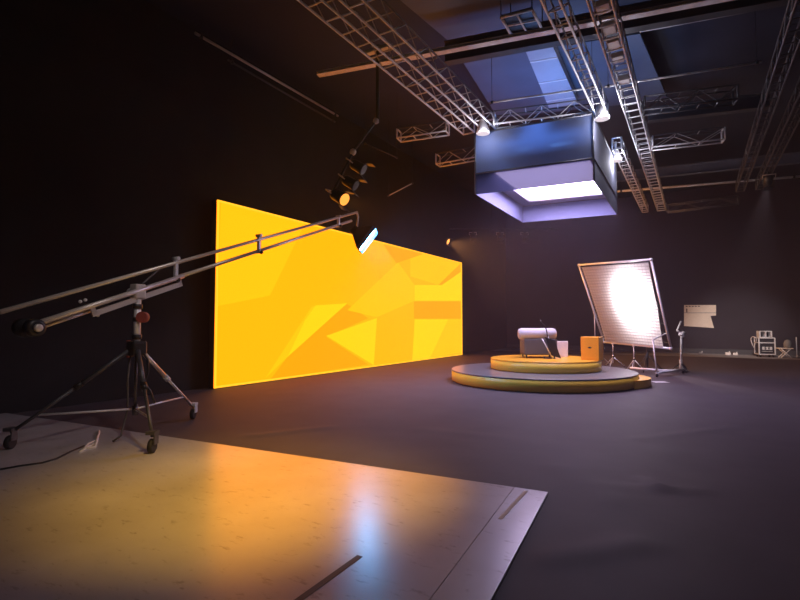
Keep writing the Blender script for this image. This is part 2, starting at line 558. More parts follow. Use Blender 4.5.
# folded stand leaning on the seat
fp = cw(4.18, 13.42); fp.z = UZ
fs = thing('folded_stand', 'small black folded stand with a thin crooked rod leaning on the grey seat', 'stand', fp)
a = bc - ax[1] * 0.40
MB().box(fp + ax[0] * -0.01 + Z3 * 0.30, (0.26, 0.07, 0.52), (ax[0] * math.cos(R(18)) - Z3 * math.sin(R(-18)) * -1, ax[1], (Z3 * math.cos(R(18)) - ax[0] * math.sin(R(18))))).build('body', M['black'], fs)
MB().tube(fp + ax[0] * -0.30 + Z3 * 0.56, fp + ax[0] * -0.02 + Z3 * 0.02, 0.016).tube(fp + ax[0] * -0.14 + Z3 * 0.60, fp + ax[0] * 0.22 + Z3 * 0.02, 0.014).build('strut', M['white_metal'], fs)
MB().path([fp + ax[0] * -0.14 + Z3 * 0.58, fp + ax[0] * -0.16 + Z3 * 0.72, fp + ax[0] * -0.20 + Z3 * 0.88, fp + ax[0] * -0.30 + Z3 * 0.98, fp + ax[0] * -0.34 + Z3 * 1.06], 0.016).build('rod', M['black'], fs)
MB().tube(fp + ax[0] * -0.24 + Z3 * 0.0, fp + ax[0] * -0.24 + Z3 * 0.06, 0.014).tube(fp + ax[0] * -0.26 + Z3 * 0.012, fp + ax[0] * 0.05 + Z3 * 0.012, 0.014).build('foot', M['black'], fs)
# white cube
wc = cw(4.69, 14.35); wc.z = UZ
t = thing('white_cube', 'small white display cube beside the grey upholstered seat', 'cube', wc)
MB().rbox(wc + Z3 * 0.215, (0.40, 0.40, 0.43), 0.015, rt_ax(-18)).build('body', M['white_paint'], t)
MB().rbox(wc + Z3 * 0.437, (0.40, 0.40, 0.014), 0.006, rt_ax(-18)).build('lid', M['white_paint'], t)
# orange box
oc = cw(5.10, 13.05); oc.z = UZ
oax = rt_ax(-37)
t = thing('orange_box', 'tall orange box with a small dark mark at the edge of the upper platform', 'box', oc)
MB().rbox(oc + Z3 * 0.305, (0.46, 0.44, 0.61), 0.012, oax).build('body', M['orange'], t)
MB().box(oc + Z3 * 0.33 - oax[1] * 0.221, (0.09, 0.004, 0.025), oax).box(oc + Z3 * 0.33 - oax[1] * 0.222, (0.04, 0.004, 0.04), oax).build('mark', M['ink'], t)

# ------------------------------------------------------------------ overhead softbox
ZB = 4.85
FL = G(475.5, 194.5, ZB); FR = G(594, 181, ZB); BR = G(617, 214.5, ZB); BL = FL + (BR - FR)
ZM, ZT = 5.38, 6.42
sb = thing('overhead_softbox', 'large hanging box light with pale skirts and a bright white panel underneath', 'softbox', ((FL + BR) / 2))
def at(p, z): return Vector((p.x, p.y, z))
def sheet(a, b_, z0, z1, th, inward):
    """upright cloth between floor points a and b"""
    m = MB()
    m.prism([at(a, z0), at(b_, z0), at(b_, z1), at(a, z1)], inward.normalized() * th)
    return m
uu = (FR - FL).normalized(); dd = (BR - FR).normalized()
sheet(FL, FR, ZB, ZM, 0.0, dd) if False else None
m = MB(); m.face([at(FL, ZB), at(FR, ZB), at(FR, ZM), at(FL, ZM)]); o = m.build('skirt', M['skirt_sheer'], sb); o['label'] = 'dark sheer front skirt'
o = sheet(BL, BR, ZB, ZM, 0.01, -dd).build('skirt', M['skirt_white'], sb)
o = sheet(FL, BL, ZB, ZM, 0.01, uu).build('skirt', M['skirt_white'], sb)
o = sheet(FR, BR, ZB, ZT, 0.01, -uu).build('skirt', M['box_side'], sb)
m = MB(); m.face([at(FL, ZM), at(FR, ZM), at(FR, ZT), at(FL, ZT)]); o = m.build('upper_scrim', M['blue_scrim'], sb); o['label'] = 'upper front scrim glowing blue'
sheet(BL, BR, ZM, ZT, 0.01, -dd).build('rear_panel', M['box_side'], sb)
sheet(FL, BL, ZM, ZT, 0.01, uu).build('side_panel', M['box_side'], sb)
W_ = (FR - FL).length; D_ = (BR - FR).length
def inb(a, b_, z): return at(FL, z) + uu * (W_ * a) + dd * (D_ * b_)
GL = MB().face([inb(.17, .02, ZM - 0.02), inb(.97, .02, ZM - 0.02), inb(.97, .80, ZM - 0.02), inb(.17, .80, ZM - 0.02)])
GL.build('light_panel', M['panel_glow'], sb)
m = MB()
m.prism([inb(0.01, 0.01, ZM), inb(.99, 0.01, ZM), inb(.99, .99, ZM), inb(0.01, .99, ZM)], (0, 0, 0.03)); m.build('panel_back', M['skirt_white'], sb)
m = MB()
for (a, b_) in ((inb(.15, .01, ZM - .03), inb(.15, .82, ZM - .03)), (inb(.15, .82, ZM - .03), inb(.98, .82, ZM - .03)), (inb(.98, .01, ZM - .03), inb(.98, .82, ZM - .03))):
    m.tube(a, b_, 0.03)
m.build('panel_frame', M['alu'], sb)
m = MB()
for (a, b_) in ((FL, FR), (FR, BR), (BR, BL), (BL, FL)):
    for z in (ZM, ZT):
        m.tube(at(a, z), at(b_, z), 0.022)
for p in (FL, FR, BR, BL):
    m.tube(at(p, ZB), at(p, ZT), 0.022)
m.build('box_frame', M['alu_dark_shaded'], sb)
# fixtures inside the box, dark shapes behind the blue scrim
for i, (a, w) in enumerate(((.34, .5), (.73, .62))):
    c = inb(a, .12, ZT - 0.30)
    q = thing('flood_fixture', ('dark flood fixture behind the blue scrim, over its middle' if i else 'dark flood fixture behind the blue scrim, near its far corner over the screen'), 'light fixture', c, 'fixtures inside the hanging box light')
    MB().rbox(c, (w, 0.3, 0.26), 0.02, (uu, dd, Z3)).build('housing', M['black'], q)
    MB().tube(c + Z3 * .13, c + Z3 * 0.30, 0.02).build('hanger', M['black'], q)

# blue uplight fixtures lying on the box top (light the ceiling and the scrim)
up = inb(.5, .38, ZM + 0.14)
q = thing('blue_uplight', 'blue uplight inside the hanging box light', 'light fixture', up)
MB().rbox(up, (1.2, 1.6, 0.12), 0.02, (uu, dd, Z3)).build('housing', M['black'], q)
lamp('blue_lamp', 'AREA', up + Z3 * 0.12, up + Z3 * 3, 105, (0.15, 0.36, 1.0), 1.2, sy=1.6, parent=q)

# ------------------------------------------------------------------ trusses
TG = 'aluminium trusses under the ceiling'
def truss(label, p0, p1, w=0.30, h=0.32, step=0.42, r=0.022, rl=0.011, m=None, zig=True):
    p0 = Vector(p0); p1 = Vector(p1); m = m or M['alu']
    d = (p1 - p0); Ln = d.length; d.normalize()
    s = Vector((d.y, -d.x, 0)).normalized()
    if s.dot(RT) < 0: s = -s
    q = thing('truss', label, 'truss', (p0 + p1) / 2, TG)
    off = [(0, 0), (w, 0), (0, h), (w, h)]
    for (a, b_) in off:
        o_ = s * a + Z3 * b_
        MB().tube(p0 + o_, p1 + o_, r if b_ == 0 else r * .8).build('chord', (M['truss_lit'] if m is M['alu'] else m) if b_ == 0 else M['alu_dark_shaded'], q)  # bottom chords painted as lit from below, top ones as shaded
    n = max(2, int(round(Ln / step)))
    lc = MB()
    for i in range(n + 1):
        p = p0 + d * (Ln * i / n)
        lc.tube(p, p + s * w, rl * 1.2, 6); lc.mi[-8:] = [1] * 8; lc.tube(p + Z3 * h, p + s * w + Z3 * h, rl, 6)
        if i < n:
            pn = p0 + d * (Ln * (i + 1) / n)
            for a in (0, w):
                if i % 2 == 0:
                    lc.tube(p + s * a, pn + s * a + Z3 * h, rl, 6)
                else:
                    lc.tube(p + s * a + Z3 * h, pn + s * a, rl, 6)
    lc.build('lacing', [M['lacing_shaded'] if m is M['alu'] else m, M['truss_lit'] if m is M['alu'] else m], q)  # shaded zigzags and lit bottom rungs, by colour alone
    for p in (p0, p1):
        e = MB()
        for (a_, b_) in ((p, p + Z3 * h), (p + Z3 * h, p + s * w + Z3 * h), (p + s * w + Z3 * h, p + s * w), (p + s * w, p)): e.tube(a_, b_, r, 8)
        e.build('end_frame', m, q)
    return q, d, s
HT = 6.5
def yline(x, y0, y1, z=HT): return Vector((x, y0, z)), Vector((x, y1, z))
truss('long truss over the jib, outer one of the close pair nearest the black wall', *yline(-5.04, 2.6, 11.6))
truss('long truss over the jib, inner one of the close pair, toward the blue ceiling panel', *yline(-4.50, 2.6, 11.8))
truss('long truss ending in a cone block at the near right corner of the box light', *yline(-1.88, 2.6, 12.3), w=0.24)
truss('truss ladder behind the hanging box light, running on to the back wall', *yline(-1.88, 14.8, 24), w=0.24, r=0.02)
truss('long truss packed with pale flood lights, running past the hanging box light', *yline(-1.28, 1.8, 24), w=0.32)
truss('dark truss nearest the dark right-hand corner, inner one of the close pair', *yline(1.45, 4, 22), w=0.24, m=M['alu_dark_shaded'])
truss('dark truss nearest the dark right-hand corner, outer one of the close pair', *yline(2.05, 4, 22), w=0.24, m=M['alu_dark_shaded'])
truss('bright cross truss along the top front edge of the hanging box light', G(494, 124, HT), G(592, 112, HT), step=0.36)
truss('dim cross truss joining the flood panel truss to the dark pair', G(645, 110, HT), G(738, 99, HT), step=0.4, m=M['alu_dark_shaded'])
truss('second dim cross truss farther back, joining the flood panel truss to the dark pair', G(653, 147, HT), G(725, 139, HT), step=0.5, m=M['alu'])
truss('far dim cross truss close to the back wall under the ceiling', G(667, 212, HT), G(738, 203, HT), step=0.6, m=M['alu_dark_shaded'])
truss('short cross truss hung left of the paired trusses, above the spotlights', G(397, 138, HT), G(446, 131, HT), step=0.45, h=0.25, m=M['alu'])
truss('short cross truss left of the hanging box light, farther back', G(436, 164, HT), G(476, 157, HT), step=0.5, m=M['alu'])

# cone-shaped corner blocks; their glow and light are added to brighten the trusses
for (px, py, lab) in ((483, 128, 'pale cone block with added light where the paired trusses meet the bright cross truss'), (602, 113, 'pale cone block with added light at the right end of the bright cross truss'), (616, 156, 'pale cone block with added light on the truss behind the hanging box light')):
    c = G(px, py, HT - 0.06)
    q = thing('cone_block', lab, 'lamp', c, 'pale cone blocks with added light on the trusses')
    MB().lathe(c + Z3 * 0.20, (0, 0, -1), [(0, 0.07), (0.06, 0.09), (0.30, 0.17), (0.34, 0.17)], 16).build('housing', M['white_metal'], q)
    MB().tube(c + Z3 * 0.2, c + Z3 * 0.42, 0.03).build('clamp', M['alu'], q)
    MB().lathe(c - Z3 * .135, (0, 0, -1), [(0, .15), (.01, .15)], 16).build('lens', M['cone_added_glow'], q)
    lamp('cone_added_light', 'POINT', c - Z3 * .26 - FW * .25, c - Z3, (16 if px < 500 else 48), (0.86, 0.84, 1.0), 0.06, parent=q)
# flood panels lying inside the truss
FG = 'pale flood panels inside the long truss'
words = ['first', 'second', 'third', 'fourth', 'fifth']
for i, (px, py) in enumerate(((613, 6), (618, 28), (621, 43), (624, 58), (631, 80))):
    p = G(px, py, HT + 0.06); c = Vector((-1.12, p.y, HT + 0.10))
    q = thing('flood_light', '%s pale flood light along the packed truss, counted from the end near the camera' % words[i], 'light fixture', c, FG)
    MB().rbox(c, (0.2, 0.26, 0.10), 0.015).build('housing', M['white_metal'], q)
    MB().path([c + Vector((-.11, -.09, 0)), c + Vector((-.11, -.09, .14)), c + Vector((.11, -.09, .14)), c + Vector((.11, -.09, 0))], 0.010).build('yoke', M['alu'], q)

# ------------------------------------------------------------------ ceiling beams, pipes and panels
def beam(p, q, w, h, m, name, label, cat='beam', st=True):
    p = Vector(p); q = Vector(q); d = (q - p); Ln = d.length; d.normalize(); s = Vector((-d.y, d.x, 0))
    c = (p + q) / 2
    mb = MB()
    mb.box(c + Z3 * 0.01, (Ln, w, 0.02), (d, s, Z3)).box(c + Z3 * (h / 2), (Ln, 0.02, h - 0.02), (d, s, Z3)).box(c + Z3 * (h - 0.01), (Ln, w, 0.02), (d, s, Z3))
    o = mb.build(name, m)
    o['label'] = label; o['category'] = cat
    if st: o['kind'] = 'structure'
    return o
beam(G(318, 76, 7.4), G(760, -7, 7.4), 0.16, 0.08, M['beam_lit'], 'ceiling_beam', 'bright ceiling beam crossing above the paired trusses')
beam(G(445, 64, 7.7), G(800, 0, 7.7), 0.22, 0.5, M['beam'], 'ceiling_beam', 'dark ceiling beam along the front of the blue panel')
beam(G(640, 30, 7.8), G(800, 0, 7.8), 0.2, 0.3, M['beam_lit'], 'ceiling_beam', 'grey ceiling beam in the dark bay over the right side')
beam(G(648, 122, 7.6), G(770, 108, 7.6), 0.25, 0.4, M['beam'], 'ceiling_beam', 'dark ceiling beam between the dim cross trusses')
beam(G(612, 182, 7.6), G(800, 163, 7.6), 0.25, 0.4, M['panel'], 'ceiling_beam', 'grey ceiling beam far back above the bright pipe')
PG = 'thin pipes below the ceiling'
def pipe(p, q, r, m, label, group=PG):
    p = Vector(p); q = Vector(q)
    t = thing('pipe', label, 'pipe', (p + q) / 2, group)
    MB().tube(p, q, r, 10).build('tube', m, t)
    h = MB()
    for k in (0.03, 0.97):
        h = MB(); c = p + (q - p) * k
        h.tube(c, Vector((c.x, c.y, CZ)), 0.006, 6); h.tube(c - Z3 * (r + .01), c + Z3 * (r + .01), r + 0.012, 8)
        h.build('hanger', M['black'], t)
pipe(G(489, 103, 7.0), G(596, 87, 7.0), 0.022, M['alu'], 'thin bright pipe under the blue ceiling panel')
pipe(G(604, 87, 7.0), G(762, 62, 7.0), 0.022, M['alu'], 'thin pipe crossing the dark bay behind the packed truss')
pipe(G(616, 191.5, 7.15), G(800, 176.5, 7.15), 0.045, M['white_metal'], 'bright white pipe far back near the back wall')
pipe(PX(195, 33, WX + .55), PX(338, 116, WX + .55), 0.035, M['alu_warm'], 'long dim pipe high along the black wall, upper of two', 'pipes along the black wall')
pipe(PX(228, 60, WX + .5), PX(335, 122, WX + .5), 0.03, M['alu_dark_shaded'], 'long dim pipe high along the black wall, lower of two', 'pipes along the black wall')
pipe(V(388, 196, 17), V(413, 183, 17), 0.02, M['white_metal'], 'short pale rod hanging in the dark above the screen')
pipe(V(364, 143, 15), V(398, 158, 15), 0.016, M['alu_dark_shaded'], 'short dim rod right of the spotlights')

# blue ceiling panel with a pale duct under it
PZ = 8.35
pc = [G(462, 61, PZ), G(640, 34, PZ), G(668, 100, PZ), G(498, 118, PZ)]
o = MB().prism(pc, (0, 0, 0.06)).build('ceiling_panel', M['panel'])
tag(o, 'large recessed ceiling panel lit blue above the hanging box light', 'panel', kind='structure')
dz = 8.1
duct = [G(526, 52, dz), G(553, 47, dz), G(578, 104, dz), G(549, 108, dz)]
t = thing('ceiling_duct', 'pale flat duct running under the blue ceiling panel', 'duct', sum(duct, Vector()) / 4)
MB().prism(duct, (0, 0, 0.22)).build('body', M['pale'], t)
for k in (0.15, 0.5, 0.85):
    m = MB()
    a = duct[0].lerp(duct[3], k); b_ = duct[1].lerp(duct[2], k); d_ = (duct[3] - duct[0]).normalized() * 0.03
    m.prism([a - d_, b_ - d_, b_ + d_, a + d_], (0, 0, -0.014))
    m.build('joint_band', M['white_metal'], t)
# upper bay panel nearer the camera
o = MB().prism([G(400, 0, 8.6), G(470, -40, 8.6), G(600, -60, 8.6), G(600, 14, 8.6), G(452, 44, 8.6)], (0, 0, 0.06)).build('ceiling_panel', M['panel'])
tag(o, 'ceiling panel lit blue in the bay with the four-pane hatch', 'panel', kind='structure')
# four-pane hatch frame
hz_ = 7.9
hp = [G(501, 17.5, hz_), G(532, 9.5, hz_), G(542.5, 30, hz_), G(511, 34.5, hz_)]
t = thing('hatch_frame', 'white four-pane frame hanging under the ceiling beside the bright beam', 'frame', sum(hp, Vector()) / 4)
m = MB()
for k in range(4):
    m.tube(hp[k], hp[(k + 1) % 4], 0.03)
m.build('border', M['white_metal'], t)
m = MB()
m.tube((hp[0] + hp[1]) / 2, (hp[2] + hp[3]) / 2, 0.02); m.tube((hp[0] + hp[3]) / 2, (hp[1] + hp[2]) / 2, 0.02)
m.build('bar', M['white_metal'], t)
MB().prism([p + Z3 * 0.035 for p in hp], (0, 0, 0.02)).build('backing', M['black'], t)
m = MB()
for p in hp: m.tube(p, Vector((p.x, p.y, CZ)), 0.012, 6)
m.build('hanger', M['black'], t)

# ------------------------------------------------------------------ hanging pole with three par lamps
ZP = 9.2
p_top = V(381, 14, ZP); p_bot = V(377.5, 122, ZP)
q = thing('hanging_pole', 'black drop pole hanging from the paired trusses and carrying the three spotlights', 'pole', p_bot)
MB().tube(Vector((p_bot.x, p_bot.y, HT + 0.45)), p_bot, 0.035).build('drop_tube', M['black'], q)
MB().rbox(Vector((p_bot.x, p_bot.y, HT + 0.36)), (0.6, 0.12, 0.08), 0.02).build('clamp', M['white_metal'], q)
b0 = V(376, 121, ZP); b1 = V(353, 152, ZP); b2 = V(331, 196, ZP)
MB().tube(b0, b1, 0.022).build('arm', M['alu_dark_shaded'], q)
MB().tube(b1, b2, 0.026).build('lamp_bar', M['black'], q)
MB().ball(b0, 0.06).build('joint', M['white_metal'], q)
MB().ball(b1, 0.065).build('joint', M['alu_warm'], q)
def par(label, mount, aim, m_lens, size=0.13, length=0.34, group='spotlights on the hanging pole', body='black', lens_part='lens'):
    d = (Vector(aim)).normalized()
    t = thing('spotlight', label, 'spotlight', mount, group)
    c = mount + d * 0.0
    u, v = basis(d)
    MB().lathe(c - d * (length * .35), d, [(0, 0.04), (0.03, size * .75), (0.08, size * .9), (length * .7, size * .92), (length, size), (length + .01, size * .93)], 20).build('can', M[body], t)
    MB().lathe(c + d * (length * (.55 if m_lens == 'black' else .66)), d, [(0, size * .9), (0.008, size * .9)], 20).build(lens_part, M[m_lens], t)
    # yoke
    y = MB()
    y.path([c + u * (size + .03), c + u * (size + .03) + v * 0.02 - d * .16, c - u * (size + .03) + v * 0.02 - d * .16, c - u * (size + .03)], 0.014)
    y.build('yoke', M['alu_warm'], t)
    # barn doors, a narrow bright pair
    e = c + d * (length * .66)
    for sgn in (-1, 1):
        f = MB()
        a_ = e + v * (sgn * size)
        f.prism([a_ - u * size * .8, a_ + u * size * .8, a_ + u * size * .95 + d * .14 + v * (sgn * .05), a_ - u * size * .95 + d * .14 + v * (sgn * .05)], v * 0.006)
        f.build('barn_door', M[body], t)
    return t, c + d * (length * .7), d
dirl = (RT * 0.85 - Z3 * 0.55 - FW * 0.25)
p = b1.lerp(b2, 0.30); par('topmost of three black spotlights on the hanging pole', p + RT * 0.17, dirl, 'black', 0.11, 0.30)
p = b1.lerp(b2, 0.66); par('middle one of three black spotlights on the hanging pole', p + RT * 0.17, dirl, 'black', 0.11, 0.30)
p = b1.lerp(b2, 0.98); t, e, d = par('lowest spotlight on the hanging pole, glowing orange', p + RT * 0.10, RT * 0.72 - Z3 * 0.5 - FW * 0.50, 'lamp_soft_orange')
lamp('orange_lamp', 'SPOT', e + d * .02, e + d * 3, 150, (1.0, 0.42, 0.06), 0.06, 80, 1.0, parent=t)

kp = Vector((-1.12, 2.95, 6.15))  # amber spotlight added out of view to warm the white board
t, e, d = par('added unseen amber spotlight hung under the packed truss above the white floor board', kp, G(262, 480) - kp, 'lamp_orange', 0.17, 0.4)
MB().tube(kp, kp + Z3 * .36, .025).build('clamp', M['black'], t)
lamp('added_key_lamp', 'SPOT', e + d * .03, e + d * 3, 1700, (1.0, 0.53, 0.05), 0.10, 42, 1.0, parent=t)
kp = Vector((-1.12, 2.3, 6.15))  # white spotlight added out of view to brighten the board and jib
t, e, d = par('added unseen white spotlight hung under the packed truss above the camera, behind the amber one', kp, G(140, 420) - kp, 'lamp_white', 0.17, 0.4)
MB().tube(kp, kp + Z3 * .36, .025).build('clamp', M['black'], t)
lamp('added_fill_lamp', 'SPOT', e + d * .03, e + d * 3, 300, (1.0, 0.86, 0.86), 0.10, 48, 1.0, parent=t)
kp = Vector((2.17, 19.6, 6.28))  # far spotlight added to brighten the paper sheet and road case
t, e, d = par('added spotlight at the far end of the outermost dark truss, aimed at the cream sheet', kp, PY(738, 340, BY) - kp, 'lamp_white', 0.14, 0.36)
MB().tube(kp, kp + Z3 * .22, .022).build('clamp', M['black'], t)
lamp('added_wall_lamp', 'SPOT', e + d * .03, e + d * 3, 3000, (1.0, 0.86, 0.86), 0.08, 30, 1.0, parent=t)
# row of small fixtures far back on a pipe
rp0 = V(424, 226, 24.2); rp1 = V(560, 232, 24.2)
rp0.z = rp1.z = (rp0.z + rp1.z) / 2
t = thing('lighting_pipe', 'dark horizontal pipe carrying the row of small spotlights above the screen end', 'pipe', (rp0 + rp1) / 2)
MB().tube(rp0, rp1, 0.03).build('tube', M['black'], t)
m = MB()
for k in (0.05, .5, .95):
    c = rp0.lerp(rp1, k); m.tube(c, Vector((c.x, c.y, CZ)), 0.01, 6)
m.build('hanger', M['black'], t)
RG = 'small spotlights on the far pipe'
for i, (k, lab) in enumerate(((0.06, 'small dark spotlight on the far pipe, first from the screen'), (0.155, 'small spotlight on the far pipe shining orange beside the screen'), (0.36, 'small dark spotlight on the far pipe, just past the orange one'), (0.56, 'small dark spotlight on the far pipe, second past the orange one'), (0.74, 'small dark spotlight on the far pipe, last of the row'))):
    c = rp0.lerp(rp1, k) - Z3 * 0.30
    lit = i == 1
    aim = (RT * 0.80 - FW * 0.42 - Z3 * 0.40) if lit else (-Z3 * 0.8 - FW * 0.5)
    if lit: c = V(444, 240, 24.0)
    t, e, d = par(lab, c, aim, 'lamp_orange' if lit else 'black', 0.15, 0.36, RG)
    MB().tube(c, Vector((c.x, c.y, rp0.z)), 0.02).build('clamp', M['black'], t)
    if lit:
        lamp('orange_lamp', 'SPOT', e + d * .05, e + d * 3, 3500, (1.0, 0.44, 0.12), 0.16, 84, 0.7, parent=t)

# ------------------------------------------------------------------ diffusion frame
cBL = V(604, 342, 18.6); cBR = V(671, 348.5, 14.8); cTL = V(579, 265, 18.4); cTR = V(651, 259.5, 14.7)
fr = thing('diffusion_frame', 'big leaning frame with white gridded diffusion cloth glowing from the lamp behind', 'diffuser', (cBL + cBR) / 2)
for (a, b_) in ((cTL, cTR), (cBL, cBR), (cTL, cBL), (cTR, cBR)):
    MB().tube(a, b_, 0.035).build('frame_tube', M['alu'], fr)
for p in (cTL, cTR, cBL, cBR):
    MB().ball(p, 0.055).build('corner_joint', M['alu'], fr)
def bil(u, v): return cTL.lerp(cTR, u).lerp(cBL.lerp(cBR, u), v)
nrm = (cTR - cTL).cross(cBL - cTL).normalized()
if nrm.dot(Vector((0, 0, H)) - cTL) < 0: nrm = -nrm
def cl(u, v):
    uu_ = 0.035 + 0.93 * u - 0.03 * math.sin(math.pi * v) * (u - 0.5)
    if u > .5: uu_ -= (u - .5) * 2 * 0.12 * max(0, v - .55)
    return bil(uu_, 0.03 + 0.95 * v)
N1, N2 = 20, 20
vs = [cl(i / N1, j / N2) for j in range(N2 + 1) for i in range(N1 + 1)]
m = MB(); m._add(vs, [(j * (N1 + 1) + i, j * (N1 + 1) + i + 1, (j + 1) * (N1 + 1) + i + 1, (j + 1) * (N1 + 1) + i) for j in range(N2) for i in range(N1)], 0, True)
m.build('diffusion_cloth', M['diffusion'], fr)
eg = MB()
th = 0.012; dp = 0.05
NR, NC = 27, 22
for j in range(NR + 1):
    for i in range(N1):
        a = cl(i / N1, j / NR); b_ = cl((i + 1) / N1, j / NR)
        w = (cl(i / N1, min(1, j / NR + .01)) - cl(i / N1, j / NR - .01)).normalized() * th
        eg.prism([a + nrm * .01, b_ + nrm * .01, b_ + nrm * dp, a + nrm * dp], w)
for i in range(NC + 1):
    for j in range(N2):
        a = cl(i / NC, j / N2); b_ = cl(i / NC, (j + 1) / N2)
        w = (cTR - cTL).normalized() * th * .6
        eg.prism([a + nrm * .01, b_ + nrm * .01, b_ + nrm * dp * .3, a + nrm * dp * .3], w)
o = eg.build('eggcrate', M['crate'], fr); o['label'] = 'grey fabric grid in front of the cloth'
cp = MB()
for k in range(9):
    for (a, b_) in ((cTL.lerp(cTR, (k + .5) / 9), cl((k + .5) / 9, 0)), (cTL.lerp(cBL, (k + .5) / 9), cl(0, (k + .5) / 9)), (cTR.lerp(cBR, (k + .5) / 9), cl(1, (k + .5) / 9))):
        cp.tube(a, b_, 0.008, 6)
cp.build('lacing_cord', M['black'], fr)

def tripod_stand(label, base, top, r=0.02, spread=0.35, m='alu', feet=0.55, group='light stands around the diffusion frame'):
    t = thing('light_stand', label, 'stand', base, group)
    b_ = Vector(base); tp = Vector(top)
    hub = b_.lerp(tp, 0.0) + Z3 * feet
    MB().tube(b_ + Z3 * 0.12, b_ + Z3 * (tp.z - b_.z) * .55, r).build('lower_tube', M[m], t)
    MB().tube(b_ + Z3 * (tp.z - b_.z) * .5, tp, r * .7).build('upper_tube', M[m], t)
    for k in range(3):
        a = R(20 + 120 * k)
        f = b_ + Vector((math.cos(a), math.sin(a), 0)) * spread
        l = MB().tube(hub, f + Z3 * 0.012, r * .6).build('leg', M[m], t)
        MB().ball(f + Z3 * 0.014, 0.016, 8).build('foot', M['rubber'], l)
    MB().tube(hub - Z3 * .03, hub + Z3 * .03, r * 1.6).build('collar', M['black'], t)
    MB().tube(b_ + Z3 * (tp.z - b_.z) * .53, b_ + Z3 * (tp.z - b_.z) * .56, r * 1.6).build('collar', M['black'], t)
    MB().ball(tp, r * 2.2, 10).build('grip_head', M[m], t)
    return t
fl = 0.016
# left stand holds the frame side, visible between the frame and the orange box
lp = cTL.lerp(cBL, 0.62)
tripod_stand('tall slim tripod stand holding the diffusion frame, rising behind the orange box', (lp.x, lp.y, fl), lp, 0.022, 0.55)
# stand under the lower rail
k = cBL.lerp(cBR, 0.16); tripod_stand('short tripod stand under the far end of the diffusion frame', (k.x, k.y, fl), k - Z3 * 0.04, 0.02, 0.38, feet=0.35)
k = cBL.lerp(cBR, 0.50); tripod_stand('short tripod stand under the middle of the diffusion frame', (k.x, k.y, fl), k - Z3 * 0.04, 0.02, 0.3, feet=0.35)
# rolling base on the right side
rb = G(657, 377, fl); rb2 = G(683, 373.5, fl)
t = thing('rolling_stand', 'white wheeled base frame under the near end of the diffusion frame', 'stand', rb)
d_ = (rb2 - rb); d_.z = 0
MB().tube(rb + Z3 * 0.12, rb2 + Z3 * 0.12, 0.045).build('rail', M['white_metal'], t)
side = Vector((-d_.y, d_.x, 0)).normalized()
MB().tube(rb + d_ * .55 + Z3 * 0.12, rb + d_ * .55 + side * 1.3 + Z3 * 0.12, 0.035).build('rail', M['white_metal'], t)
MB().tube(rb + Z3 * .12, Vector((rb.x, rb.y, 1.1)) + side * .1, 0.02).tube(Vector((rb.x, rb.y, 1.1)) + side * .1, V(667, 333, 14.9), 0.02).build('upright', M['alu'], t)
for p in (rb, rb2, rb + d_ * .55 + side * 1.3):
    p = p.copy(); p.z = fl + 0.05
    l = MB().tube(p - side * .02, p + side * .02, 0.05, 14).build('wheel', M['rubber'], t)
    MB().tube(p, p + Z3 * 0.08, 0.015).build('caster_fork', M['alu'], l)
# white stand with a head
b_ = G(681, 372, fl); tp = V(681.5, 334, (b_ - Vector((0, 0, H))).dot(FW))
t = t_grip = thing('grip_stand', 'white upright stand with an angled grip arm at the edge of the diffusion frame', 'stand', b_)
MB().tube(b_ + Z3 * .18, tp, 0.035).build('column', M['white_metal'], t)
MB().tube(b_ + Z3 * 0.0, b_ + Z3 * .4, 0.05).build('base_tube', M['white_metal'], t)
MB().tube(tp, tp - RT * 0.14 + Z3 * 0.12, 0.03).tube(tp - RT * 0.14 + Z3 * 0.12, tp - RT * 0.0 + Z3 * 0.42, 0.025).build('grip_arm', M['white_metal'], t)
MB().ball(tp, 0.085).ball(tp + RT * .06 - Z3 * .05, .06).build('grip_head', M['white_metal'], t)
for sgn in (-1, 1):
    MB().tube(b_ + Z3 * .3, b_ + RT * (.3 * sgn) + FW * .1 + Z3 * .015, 0.018).build('leg', M['black'], t)
MB().tube(b_ + Z3 * .3, b_ - FW * .3 + Z3 * .015, 0.018).build('leg', M['black'], t)
k = b_ + RT * 0.20 + FW * 0.34
t = thing('sandbag', 'black sandbag slumped against the foot of the white grip stand', 'sandbag', k)
MB().lathe(k + Z3 * 0.0, Z3, [(0.0, 0.12), (0.05, 0.17), (0.14, 0.16), (0.22, 0.09), (0.25, 0.03)], 16).build('bag', M['black'], t)
MB().path([k + Z3 * .22 - RT * .07, k + Z3 * .33, k + Z3 * .22 + RT * .07], 0.014).build('handle', M['black'], t)

gl = tp - RT * .02 + Z3 * 0.0
lamp('grip_light', 'SPOT', tp + RT * .22, PY(752, 318, BY), 220, (1.0, 0.88, 0.88), 0.08, 50, 1.0, parent=t_grip)
gd = (PY(745, 325, BY) - tp).normalized()
MB().lathe(tp + gd * .08, gd, [(0, .03), (.02, .07), (.10, .09), (.11, .085)], 16).build('lamp_head', M['white_metal'], t_grip)
